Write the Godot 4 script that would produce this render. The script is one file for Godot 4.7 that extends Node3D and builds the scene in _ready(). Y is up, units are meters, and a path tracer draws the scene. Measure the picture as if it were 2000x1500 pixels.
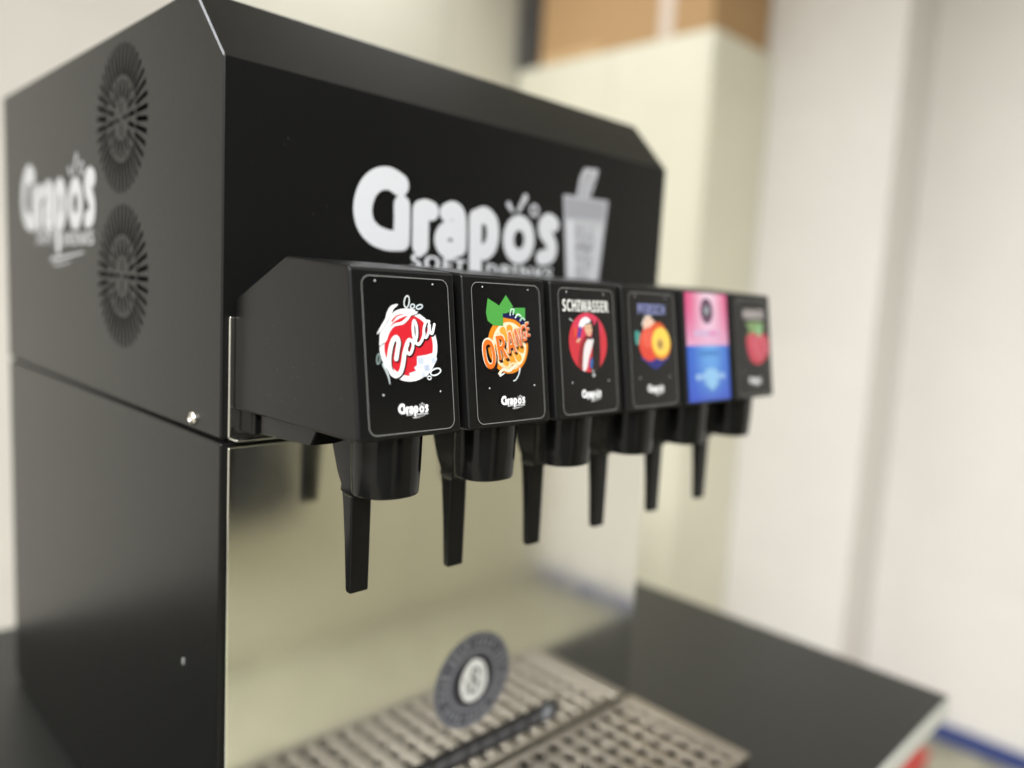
extends Node3D
# A six-tap soft drink dispenser on a black counter, in a cream room.

const W := 0.4015        # machine width
const DEPTH := 0.473     # machine depth
const H_SEAM := 0.33
const H_FRONT := 0.5346
const H_TOP := 0.5761
const BEVEL_Z := 0.038
const PITCH := 0.065
const HEAD_X := 0.0061
const FLOOR := -0.9

var M := {}
var rng := RandomNumberGenerator.new()
var top_names := {}

# ------------------------------------------------------------------ naming
func numbered(called: String) -> String:
	if not top_names.has(called):
		top_names[called] = 0
		return called
	top_names[called] += 1
	return "%s_%03d" % [called, top_names[called]]

func thing(called: String, label: String, category: String, at := Vector3.ZERO, group := "") -> Node3D:
	var o := Node3D.new()
	o.name = numbered(called)
	add_child(o)
	o.position = at
	o.set_meta("label", label)
	o.set_meta("category", category)
	if group:
		o.set_meta("group", group)
	return o

func part(called: String, mesh: Mesh, mat: Material, parent: Node3D, at := Vector3.ZERO) -> MeshInstance3D:
	var o := MeshInstance3D.new()
	var n := 0
	var nm := called
	while parent.has_node(nm):
		n += 1
		nm = "%s_%03d" % [called, n]
	o.name = nm
	o.mesh = mesh
	o.material_override = mat
	parent.add_child(o)
	o.position = at
	return o

func struct(called: String, mesh: Mesh, mat: Material, at := Vector3.ZERO) -> MeshInstance3D:
	var o := part(called, mesh, mat, self, at)
	o.set_meta("kind", "structure")
	return o

# ------------------------------------------------------------------ materials
func mat(c: Color, rough: float, metal := 0.0, spec := 0.5) -> StandardMaterial3D:
	var m := StandardMaterial3D.new()
	m.albedo_color = c.linear_to_srgb()
	m.roughness = rough
	m.metallic = metal
	m.metallic_specular = spec
	return m

func noise_tex(freq: float, oct: int, sd: int, size: int, normal := false, strength := 1.0, ramp: Gradient = null) -> NoiseTexture2D:
	var f := FastNoiseLite.new()
	f.seed = sd
	f.noise_type = FastNoiseLite.TYPE_SIMPLEX_SMOOTH
	f.frequency = freq
	f.fractal_octaves = oct
	var t := NoiseTexture2D.new()
	t.width = size
	t.height = size
	t.seamless = true
	t.noise = f
	if normal:
		t.as_normal_map = true
		t.bump_strength = strength
	if ramp:
		t.color_ramp = ramp
	return t

func ramp2(a: Color, b: Color) -> Gradient:
	var g := Gradient.new()
	g.set_color(0, a)
	g.set_color(1, b)
	return g

func triplanar(m: StandardMaterial3D, s: float) -> void:
	m.uv1_triplanar = true
	m.uv1_world_triplanar = true
	m.uv1_scale = Vector3(s, s, s)

func make_materials() -> void:
	# powder-coated sheet steel: fine grain
	var p := mat(Color(0.0036, 0.0036, 0.0034), 0.34, 0.0, 0.30)
	p.normal_enabled = true
	p.normal_texture = noise_tex(0.09, 3, 11, 512, true, 3.0)
	p.normal_scale = 0.10
	p.roughness_texture = noise_tex(0.010, 5, 12, 512, false, 1.0, ramp2(Color(0.88, 0.88, 0.88), Color(1, 1, 1)))
	triplanar(p, 22.0)
	M.paint = p
	var h := mat(Color(0.0036, 0.0036, 0.0035), 0.32, 0.0, 0.30)
	h.normal_enabled = true
	h.normal_texture = noise_tex(0.11, 2, 21, 512, true, 3.0)
	h.normal_scale = 0.07
	triplanar(h, 40.0)
	M.plastic = h
	M.gloss = mat(Color(0.003, 0.003, 0.003), 0.15, 0.0, 0.30)
	M.dark = mat(Color(0.004, 0.004, 0.004), 0.6, 0.0, 0.3)
	M.label = mat(Color(0.003, 0.003, 0.003), 0.16, 0.0, 0.36)
	M.rim = mat(Color(0.16, 0.16, 0.15), 0.3)
	var pr := mat(Color.WHITE, 0.28, 0.0, 0.42)
	pr.vertex_color_use_as_albedo = true
	pr.albedo_color = Color(0.62, 0.62, 0.62).linear_to_srgb()
	M.print = pr
	var vin := mat(Color(0.62, 0.62, 0.63), 0.45)
	M.vinyl = vin
	var vc := mat(Color.WHITE, 0.45)
	vc.vertex_color_use_as_albedo = true
	vc.albedo_color = Color(0.73, 0.73, 0.73).linear_to_srgb()
	M.vinyl_print = vc
	var st := mat(Color(0.76, 0.75, 0.70), 0.09, 1.0)
	st.roughness_texture = noise_tex(0.012, 3, 31, 256, false, 1.0, ramp2(Color(0.72, 0.72, 0.72), Color(1, 1, 1)))
	st.roughness = 0.13
	triplanar(st, 6.0)
	M.mirror = st
	var ed := mat(Color(0.74, 0.71, 0.66), 0.22, 1.0)
	M.steel_edge = ed
	var tr := mat(Color(0.42, 0.385, 0.34), 0.34, 1.0)
	tr.normal_enabled = true
	tr.normal_texture = noise_tex(0.05, 3, 41, 256, true, 2.0)
	tr.normal_scale = 0.12
	triplanar(tr, 14.0)
	M.tray = tr
	M.dust = mat(Color(0.11, 0.11, 0.10), 0.9)
	M.basin = mat(Color(0.10, 0.092, 0.08), 0.4, 1.0)
	M.screw = mat(Color(0.72, 0.68, 0.6), 0.25, 1.0)
	var ct := mat(Color(0.008, 0.0085, 0.0075), 0.36, 0.0, 0.48)
	ct.normal_enabled = true
	ct.normal_texture = noise_tex(0.08, 3, 51, 512, true, 3.0)
	ct.normal_scale = 0.12
	triplanar(ct, 9.0)
	M.counter = ct
	M.counter_edge = mat(Color(0.42, 0.42, 0.38), 0.4)
	M.coat = mat(Color(0.014, 0.015, 0.018), 0.9)
	M.leg = mat(Color(0.3, 0.3, 0.29), 0.4, 0.6)
	M.wall = wall_mat(Color(0.72, 0.69, 0.655), 61)
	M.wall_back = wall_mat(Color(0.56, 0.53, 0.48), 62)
	M.wall_front = wall_mat(Color(0.13, 0.125, 0.115), 69)
	M.ceiling = wall_mat(Color(0.72, 0.70, 0.65), 63)
	M.lino = wall_mat(Color(0.46, 0.44, 0.325), 64)
	M.lino.roughness = 0.5
	M.lino.albedo_texture = noise_tex(0.012, 4, 64, 512, false, 1.0, ramp2(Color(0.78, 0.78, 0.78), Color(1, 1, 1)))
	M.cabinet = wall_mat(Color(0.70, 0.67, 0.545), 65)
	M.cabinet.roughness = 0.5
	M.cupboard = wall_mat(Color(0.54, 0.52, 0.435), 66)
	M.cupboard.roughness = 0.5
	M.olive = wall_mat(Color(0.56, 0.535, 0.41), 67)
	M.gap = mat(Color(0.05, 0.048, 0.04), 0.8)
	M.blue = mat(Color(0.03, 0.05, 0.18), 0.5)
	M.red = mat(Color(0.45, 0.04, 0.03), 0.5)
	M.card = wall_mat(Color(0.43, 0.265, 0.125), 68)
	M.card.roughness = 0.85
	M.tape = mat(Color(0.60, 0.50, 0.42), 0.5)
	M.flap = mat(Color(0.56, 0.37, 0.19), 0.85)
	M.binder = mat(Color(0.05, 0.045, 0.04), 0.6)
	var lamp := mat(Color(0.9, 0.9, 0.9), 0.5)
	lamp.emission_enabled = true
	lamp.emission = Color(0.975, 0.985, 1.0)
	lamp.emission_energy_multiplier = 2.2
	M.lamp = lamp
	M.lamp_frame = mat(Color(0.75, 0.75, 0.74), 0.5)

func wall_mat(c: Color, sd: int) -> StandardMaterial3D:
	var m := mat(c, 0.8)
	m.albedo_texture = noise_tex(0.006, 4, sd, 256, false, 1.0, ramp2(Color(0.975, 0.975, 0.975), Color(1, 1, 1)))
	m.normal_enabled = true
	m.normal_texture = noise_tex(0.06, 3, sd + 100, 256, true, 2.0)
	m.normal_scale = 0.03
	triplanar(m, 1.4)
	return m

# ------------------------------------------------------------------ mesh helpers
func begin() -> SurfaceTool:
	var st := SurfaceTool.new()
	st.begin(Mesh.PRIMITIVE_TRIANGLES)
	return st

# one triangle with given normals, wound clockwise as seen from the side the normals point to
func tri(st: SurfaceTool, a: Vector3, b: Vector3, c: Vector3, na: Vector3, nb: Vector3, nc: Vector3) -> void:
	var g := (b - a).cross(c - a)
	if g.length_squared() < 1e-20:
		return
	if g.dot(na + nb + nc) > 0.0:
		var t := b
		b = c
		c = t
		t = nb
		nb = nc
		nc = t
	st.set_normal(na)
	st.add_vertex(a)
	st.set_normal(nb)
	st.add_vertex(b)
	st.set_normal(nc)
	st.add_vertex(c)

func quad(st: SurfaceTool, a: Vector3, b: Vector3, c: Vector3, d: Vector3, na: Vector3, nb: Vector3, nc: Vector3, nd: Vector3) -> void:
	tri(st, a, b, c, na, nb, nc)
	tri(st, a, c, d, na, nc, nd)

# rounds the corners of a polygon: [[point, outward normal], ...]; radii one per corner or one for all
func rounded(pts: Array, r, seg := 4) -> Array:
	var out := []
	var n := pts.size()
	var area := 0.0
	for i in n:
		area += (pts[i] as Vector2).cross(pts[(i + 1) % n])
	var s := signf(area)
	for i in n:
		var p: Vector2 = pts[i]
		var q: Vector2 = pts[(i + n - 1) % n]
		var t: Vector2 = pts[(i + 1) % n]
		var rad: float = r[i] if r is Array else r
		var d0 := (p - q).normalized()
		var d1 := (t - p).normalized()
		var n0 := Vector2(d0.y, -d0.x) * s
		var n1 := Vector2(d1.y, -d1.x) * s
		var ang := n0.angle_to(n1)
		var half := absf(ang) / 2.0
		var cut := minf(rad * tan(half), minf(p.distance_to(q), p.distance_to(t)) * 0.49)
		var rr := cut / maxf(tan(half), 1e-6)
		var convex := ang * s > 0.0
		var c := p - d0 * cut - n0 * rr * (1.0 if convex else -1.0)
		for k in seg + 1:
			var nn := n0.rotated(ang * k / seg)
			out.append([c + nn * rr * (1.0 if convex else -1.0), nn])
	return out

# extrudes a rounded outline along xf's z axis from d0 to d1, with rounded rims
func extrude(st: SurfaceTool, outline: Array, xf: Transform3D, d0: float, d1: float, rim := 0.0, seg := 3, caps := 3) -> void:
	var layers := []   # [inset, depth, tilt of the normal]
	if caps & 1 and rim > 0.0:
		for k in seg + 1:
			var a := PI / 2 * k / seg
			layers.append([rim * (1.0 - sin(a)), d0 + rim * (1.0 - cos(a)), a, -1.0])
	else:
		layers.append([0.0, d0, PI / 2, -1.0])
	if caps & 2 and rim > 0.0:
		for k in range(seg, -1, -1):
			var a := PI / 2 * k / seg
			layers.append([rim * (1.0 - sin(a)), d1 - rim * (1.0 - cos(a)), a, 1.0])
	else:
		layers.append([0.0, d1, PI / 2, 1.0])
	var n := outline.size()
	var rings := []
	for l in layers:
		var ring := []
		for o in outline:
			var p: Vector2 = o[0] - o[1] * l[0]
			var nn := Vector3(o[1].x * sin(l[2]), o[1].y * sin(l[2]), cos(l[2]) * l[3])
			ring.append([xf * Vector3(p.x, p.y, l[1]), (xf.basis * nn).normalized()])
		rings.append(ring)
	for i in rings.size() - 1:
		for j in n:
			var k := (j + 1) % n
			var a = rings[i][j]
			var b = rings[i][k]
			var c = rings[i + 1][k]
			var d = rings[i + 1][j]
			quad(st, a[0], b[0], c[0], d[0], a[1], b[1], c[1], d[1])
	for e in [0, 1]:
		if not caps & (1 << e):
			continue
		var l = layers[0] if e == 0 else layers[layers.size() - 1]
		var poly := PackedVector2Array()
		for o in outline:
			var p: Vector2 = o[0] - o[1] * l[0]
			if poly.is_empty() or poly[poly.size() - 1].distance_to(p) > 1e-6:
				poly.append(p)
		if poly[0].distance_to(poly[poly.size() - 1]) < 1e-6:
			poly.remove_at(poly.size() - 1)
		var nn := (xf.basis * Vector3(0, 0, -1.0 if e == 0 else 1.0)).normalized()
		var mid := Vector2.ZERO
		for p in poly:
			mid += p / poly.size()
		var hub := xf * Vector3(mid.x, mid.y, l[1])
		for j in poly.size():
			var p := poly[j]
			var q := poly[(j + 1) % poly.size()]
			tri(st, hub, xf * Vector3(p.x, p.y, l[1]), xf * Vector3(q.x, q.y, l[1]), nn, nn, nn)

func rect(w: float, h: float) -> Array:
	return [Vector2(-w / 2, -h / 2), Vector2(w / 2, -h / 2), Vector2(w / 2, h / 2), Vector2(-w / 2, h / 2)]

# a box from corner lo to corner hi with rounded edges
func box_into(st: SurfaceTool, lo: Vector3, hi: Vector3, r := 0.001, seg := 2) -> void:
	var c := (lo + hi) / 2
	var s := hi - lo
	r = minf(r, minf(s.x, minf(s.y, s.z)) * 0.45)
	extrude(st, rounded(rect(s.x, s.y), r, seg), Transform3D(Basis(), c), -s.z / 2, s.z / 2, r, seg)

func box(lo: Vector3, hi: Vector3, r := 0.001, seg := 2) -> ArrayMesh:
	var st := begin()
	box_into(st, lo, hi, r, seg)
	return st.commit()

# outline in (z, y) extruded along +x: the outline's first axis is world z
func along_x() -> Transform3D:
	return Transform3D(Basis(Vector3(0, 0, 1), Vector3(0, 1, 0), Vector3(1, 0, 0)), Vector3.ZERO)

# rings of points joined with smooth normals, ends closed
func loft(st: SurfaceTool, rings: Array, close_ends := true) -> void:
	var n: int = rings[0].size()
	var mids := []
	for r in rings:
		var c := Vector3.ZERO
		for p in r:
			c += p
		mids.append(c / n)
	var norms := []
	for i in rings.size():
		var row := []
		for j in n:
			var up: Vector3 = rings[mini(i + 1, rings.size() - 1)][j] - rings[maxi(i - 1, 0)][j]
			var along: Vector3 = rings[i][(j + 1) % n] - rings[i][(j + n - 1) % n]
			var nn := up.cross(along).normalized()
			if nn.dot(rings[i][j] - mids[i]) < 0.0:
				nn = -nn
			row.append(nn)
		norms.append(row)
	for i in rings.size() - 1:
		for j in n:
			var k := (j + 1) % n
			quad(st, rings[i][j], rings[i][k], rings[i + 1][k], rings[i + 1][j], norms[i][j], norms[i][k], norms[i + 1][k], norms[i + 1][j])
	if close_ends:
		for e in [0, rings.size() - 1]:
			var other: Vector3 = mids[1] if e == 0 else mids[e - 1]
			var nn: Vector3 = (mids[e] - other).normalized()
			for j in n:
				tri(st, mids[e], rings[e][j], rings[e][(j + 1) % n], nn, nn, nn)

# ------------------------------------------------------------------ flat print: coloured shapes in millimetres, x right, y down, each a hair above the last
class Art:
	var host
	var st: SurfaceTool
	var xf: Transform3D          # millimetres to the surface
	var lift := 0.05             # millimetres
	var shapes := 0
	func _init(h, at: Transform3D) -> void:
		host = h
		xf = at
		st = h.begin()
	func at(p: Vector2, z: float) -> Vector3:
		return xf * Vector3(p.x, p.y, z)
	func tone(hex: String) -> Color:
		return Color(hex).srgb_to_linear()
	func face(a: Vector3, b: Vector3, c: Vector3, col: Color) -> void:
		st.set_color(col)
		var n: Vector3 = (xf.basis * Vector3(0, 0, 1)).normalized()
		host.tri(st, a, b, c, n, n, n)
	func next() -> float:
		lift += 0.012
		shapes += 1
		return lift
	func fill(pts: Array, hex: String, smooth := false) -> void:
		var z := next()
		var poly := PackedVector2Array(host.smooth_loop(pts) if smooth else pts)
		var idx := Geometry2D.triangulate_polygon(poly)
		for t in range(0, idx.size(), 3):
			face(at(poly[idx[t]], z), at(poly[idx[t + 1]], z), at(poly[idx[t + 2]], z), tone(hex))
	func shaded(pts: Array, cols: Array) -> void:   # a printed quad of four colours
		var z := next()
		var n: Vector3 = (xf.basis * Vector3(0, 0, 1)).normalized()
		var steps := 12
		for i in steps:
			for j in steps:
				var q := []
				for k in [[i, j], [i + 1, j], [i + 1, j + 1], [i, j + 1]]:
					var u := float(k[0]) / steps
					var v := float(k[1]) / steps
					var p: Vector2 = (pts[0] as Vector2).lerp(pts[1], u).lerp((pts[3] as Vector2).lerp(pts[2], u), v)
					var c: Color = tone(cols[0]).lerp(tone(cols[1]), smoothstep(0.0, 1.0, 1.0 - absf(u - 0.5) * 2.0)).lerp(tone(cols[2]), v * v)
					q.append([at(p, z), c])
				for t in [[0, 1, 2], [0, 2, 3]]:
					st.set_color(q[t[0]][1])
					host.tri(st, q[t[0]][0], q[t[1]][0], q[t[2]][0], n, n, n)
	func disc(c: Vector2, rx: float, ry: float, hex: String, turn := 0.0) -> void:
		var z := next()
		for i in 40:
			var a := Vector2(cos(TAU * i / 40) * rx, sin(TAU * i / 40) * ry).rotated(turn)
			var b := Vector2(cos(TAU * (i + 1) / 40) * rx, sin(TAU * (i + 1) / 40) * ry).rotated(turn)
			face(at(c, z), at(c + a, z), at(c + b, z), tone(hex))
	func ring(c: Vector2, rx: float, ry: float, w: float, hex: String, turn := 0.0, from := 0.0, to := TAU) -> void:
		var z := next()
		var n := 44
		for i in n:
			var q := []
			for k in [[i, 0.5], [i + 1, 0.5], [i + 1, -0.5], [i, -0.5]]:
				var t: float = from + (to - from) * k[0] / n
				q.append(at(c + Vector2(cos(t) * (rx + w * k[1]), sin(t) * (ry + w * k[1])).rotated(turn), z))
			face(q[0], q[1], q[2], tone(hex))
			face(q[0], q[2], q[3], tone(hex))
	# a brush stroke with round ends along a smooth line; the width may taper to both ends
	func stroke(pts: Array, w: float, hex: String, w_end := -1.0, curved := true) -> void:
		var z := next()
		var line: PackedVector2Array = host.smooth_line(pts) if curved else PackedVector2Array(pts)
		var n := line.size()
		var col := tone(hex)
		var left := []
		var right := []
		for i in n:
			var d := (line[mini(i + 1, n - 1)] - line[maxi(i - 1, 0)]).normalized()
			var ww := w if w_end < 0.0 else lerpf(w, w_end, float(i) / (n - 1))
			var s := Vector2(-d.y, d.x) * ww / 2
			var zz := z + 0.01 * i / n
			left.append(at(line[i] + s, zz))
			right.append(at(line[i] - s, zz))
		for i in n - 1:
			face(left[i], left[i + 1], right[i + 1], col)
			face(left[i], right[i + 1], right[i], col)
		for e in [0, n - 1]:
			var d := (line[1] - line[0]).normalized() * -1.0 if e == 0 else (line[n - 1] - line[n - 2]).normalized()
			var ww := w if w_end < 0.0 or e == 0 else w_end
			var zz: float = z + 0.01 * e / n
			var s := Vector2(-d.y, d.x) * ww / 2
			for i in 10:
				var a := s.rotated(-PI * i / 10)
				var b := s.rotated(-PI * (i + 1) / 10)
				face(at(line[e], zz), at(line[e] + a, zz), at(line[e] + b, zz), col)
		lift += 0.01
	# lettering in a box: lower-left corner of the first letter, height of the capitals, wished width
	func text(words: String, p: Vector2, cap: float, width: float, hex: String, turn := 0.0, face_name := "Droid Sans", weight := 700) -> void:
		var z := next()
		var tm := TextMesh.new()
		var f := SystemFont.new()
		f.font_names = PackedStringArray([face_name])
		f.font_weight = weight
		tm.font = f
		tm.text = words
		tm.font_size = 64
		tm.pixel_size = 0.01
		tm.depth = 0.01
		tm.curve_step = 1.0
		var a := tm.get_mesh_arrays()
		if a.is_empty():
			return
		var v: PackedVector3Array = a[Mesh.ARRAY_VERTEX]
		var nn: PackedVector3Array = a[Mesh.ARRAY_NORMAL]
		var ix: PackedInt32Array = a[Mesh.ARRAY_INDEX]
		var lo := Vector2(1e9, 1e9)
		var hi := -lo
		for q in v:
			lo = lo.min(Vector2(q.x, q.y))
			hi = hi.max(Vector2(q.x, q.y))
		var k := Vector2(width / (hi.x - lo.x), cap / (hi.y - lo.y))
		for t in range(0, ix.size(), 3):
			if nn[ix[t]].z < 0.5:
				continue
			var q := []
			for m in 3:
				var u := v[ix[t + m]]
				q.append(at(p + Vector2((u.x - lo.x) * k.x, -(u.y - lo.y) * k.y).rotated(turn), z))
			face(q[0], q[1], q[2], tone(hex))
	func mesh() -> ArrayMesh:
		return st.commit()

func smooth_line(pts: Array, steps := 7) -> PackedVector2Array:
	var out := PackedVector2Array()
	var n := pts.size()
	for i in n - 1:
		var p0: Vector2 = pts[maxi(i - 1, 0)]
		var p1: Vector2 = pts[i]
		var p2: Vector2 = pts[i + 1]
		var p3: Vector2 = pts[mini(i + 2, n - 1)]
		for k in steps:
			out.append(p1.cubic_interpolate(p2, p0, p3, float(k) / steps))
	out.append(pts[n - 1])
	return out

func smooth_loop(pts: Array, steps := 5) -> PackedVector2Array:
	var out := PackedVector2Array()
	var n := pts.size()
	for i in n:
		var p1: Vector2 = pts[i]
		for k in steps:
			out.append(p1.cubic_interpolate(pts[(i + 1) % n], pts[(i + n - 1) % n], pts[(i + 2) % n], float(k) / steps))
	return out

func v2(a: Array) -> Array:
	var out := []
	for p in a:
		out.append(Vector2(p[0], p[1]))
	return out

# the maker's word mark: origin at the middle left of the first letter, k millimetres per unit
func word_mark(a: Art, o: Vector2, k: float, hex: String, dim: String, words := true) -> void:
	var P := func(l: Array) -> Array:
		var out := []
		for p in l:
			out.append(o + Vector2(p[0], p[1]) * k)
		return out
	a.stroke(P.call([[34.5, -23.6], [26, -26.4], [17, -24], [10.4, -17], [7.6, -6.5], [10, 3], [16.6, 8.8], [25, 11.2], [31.5, 11.4], [37.3, 10.9]]), 14.2 * k, hex, 12.6 * k)
	a.stroke(P.call([[37.4, 11], [37.2, -2], [36.7, -11.2]]), 12.6 * k, hex, -1.0, false)
	a.stroke(P.call([[52.6, 12.5], [51.9, -9.6]]), 13.4 * k, hex, -1.0, false)
	a.stroke(P.call([[52, -9], [55, -11], [60.5, -10.2]]), 12.6 * k, hex)
	a.stroke(P.call([[73.5, -10.6], [78.5, -12.8], [83.6, -10.6], [85.4, -4], [86.1, 11.2]]), 12.0 * k, hex)
	a.ring(o + Vector2(77.6, 7) * k, 7.9 * k, 6.9 * k, 11.6 * k, hex)
	a.stroke(P.call([[99.4, -9.8], [101.6, 29.4]]), 11.8 * k, hex, -1.0, false)
	a.stroke(P.call([[99.6, -9.4], [107.5, -12.6], [114.6, -8.4], [116.4, 0.5], [114.4, 8.6], [109.5, 12.6]]), 11.8 * k, hex)
	a.ring(o + Vector2(142.8, 1.2) * k, 10.8 * k, 12.2 * k, 10.8 * k, hex)
	a.stroke(P.call([[179.5, -13.2], [174, -15.4], [168.6, -12.4], [169.3, -6.6], [175.2, -1.6], [178.6, 4], [176.6, 10.4], [167.5, 12.6]]), 11.4 * k, hex)
	a.stroke(P.call([[130.4, -22.6], [134.4, -18.6]]), 4.6 * k, dim, 3.0 * k, false)
	a.stroke(P.call([[147, -29.6], [140.6, -19.4]]), 5.4 * k, dim, 3.0 * k, false)
	a.ring(o + Vector2(157, -21.3) * k, 3.7 * k, 3.5 * k, 2.6 * k, dim)
	if words:
		a.text("SOFT", o + Vector2(45, 27.6) * k, 9.4 * k, 47 * k, hex, deg_to_rad(1.5))
		a.text("DRINKS", o + Vector2(112, 29.4) * k, 9.0 * k, 69 * k, hex, deg_to_rad(-0.5))
		a.stroke(P.call([[84, 39], [120, 36.8], [160, 33.8]]), 3.2 * k, dim, 1.2 * k)
		a.stroke(P.call([[92, 43], [112, 41.8], [132, 40]]), 1.8 * k, dim, 0.8 * k)

# ------------------------------------------------------------------ the dispenser
func side_profile(y0: float) -> Array:
	return [Vector2(-DEPTH, y0), Vector2(0, y0), Vector2(0, H_FRONT), Vector2(-BEVEL_Z, H_TOP), Vector2(-DEPTH, H_TOP)]

# the near side sheet with its two round vents: rings of radial slots cut through the sheet
func vented_sheet(thick: float) -> ArrayMesh:
	var st := begin()
	var nn := Vector3(-1, 0, 0)
	var i := 0.0010
	var y0 := H_SEAM + 0.0015 + i
	var y1 := H_TOP - i
	var zl := -DEPTH + i
	var bz := -BEVEL_Z - i * 0.41
	var by := H_FRONT - i * 0.41
	var zc := -0.1538
	var h := 0.0500
	var cells := [
		[[zl, y0], [zc - h, y0], [zc - h, y1], [zl, y1]],
		[[zc - h, y0], [zc + h, y0], [zc + h, 0.4168 - h], [zc - h, 0.4168 - h]],
		[[zc - h, 0.4168 + h], [zc + h, 0.4168 + h], [zc + h, 0.5198 - h], [zc - h, 0.5198 - h]],
		[[zc - h, 0.5198 + h], [zc + h, 0.5198 + h], [zc + h, y1], [zc - h, y1]],
		[[zc + h, y0], [-i, y0], [-i, by], [bz, y1], [zc + h, y1]]]
	for c in cells:
		for k in range(1, c.size() - 1):
			var p := []
			for q in [c[0], c[k], c[k + 1]]:
				p.append(Vector3(0, q[1], q[0]))
			tri(st, p[0], p[1], p[2], nn, nn, nn)
	for cy in [0.4168, 0.5198]:
		var turn := 0.06 if cy > 0.5 else -0.02
		var P := func(r: float, a: float, x := 0.0) -> Vector3:
			return Vector3(x, cy + sin(a + turn) * r, zc + cos(a + turn) * r)
		# solid bands: [inner radius, outer radius]; slotted bands: [inner, outer, slots, slot width]
		for band in [[0.0, 0.0035], [0.0035, 0.0115, 4, 0.0026], [0.0115, 0.0140], [0.0140, 0.0255, 18, 0.0032], [0.0255, 0.0278], [0.0278, 0.0480, 38, 0.0034], [0.0480, 0.0490]]:
			if band.size() == 2:
				for j in 88:
					var a := TAU * j / 88
					var b := TAU * (j + 1) / 88
					quad(st, P.call(band[0], a), P.call(band[0], b), P.call(band[1], b), P.call(band[1], a), nn, nn, nn, nn)
				continue
			var n: int = band[2]
			for j in n:
				var a0 := TAU * j / n
				var wi: float = band[3] / band[0] / 2.0
				var wo: float = band[3] / band[1] / 2.0
				var a1 := TAU * (j + 1) / n
				# the land from this slot to the next
				var steps := 4 if n > 6 else 10
				for k in steps:
					var u0 := float(k) / steps
					var u1 := float(k + 1) / steps
					quad(st, P.call(band[0], lerpf(a0 + wi, a1 - wi, u0)), P.call(band[0], lerpf(a0 + wi, a1 - wi, u1)), P.call(band[1], lerpf(a0 + wo, a1 - wo, u1)), P.call(band[1], lerpf(a0 + wo, a1 - wo, u0)), nn, nn, nn, nn)
				# the slot's four walls
				var e := [P.call(band[0], a0 - wi), P.call(band[1], a0 - wo), P.call(band[1], a0 + wo), P.call(band[0], a0 + wi)]
				var m: Vector3 = (e[0] + e[1] + e[2] + e[3]) / 4.0
				for k in 4:
					var p: Vector3 = e[k]
					var q: Vector3 = e[(k + 1) % 4]
					var wn := (m - (p + q) / 2.0).normalized()
					quad(st, p, q, q + Vector3(thick, 0, 0), p + Vector3(thick, 0, 0), wn, wn, wn, wn)
		# from the vent's rim out to its square
		for j in 88:
			var q := []
			for a in [TAU * j / 88 - turn, TAU * (j + 1) / 88 - turn]:
				var dir: Vector3 = P.call(1.0, a) - Vector3(0, cy, zc)
				var f: float = h / maxf(absf(dir.y), absf(dir.z))
				q.append([P.call(0.04897, a), Vector3(0, cy, zc) + dir * f])
			quad(st, q[0][0], q[1][0], q[1][1], q[0][1], nn, nn, nn, nn)
	return st.commit()

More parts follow.
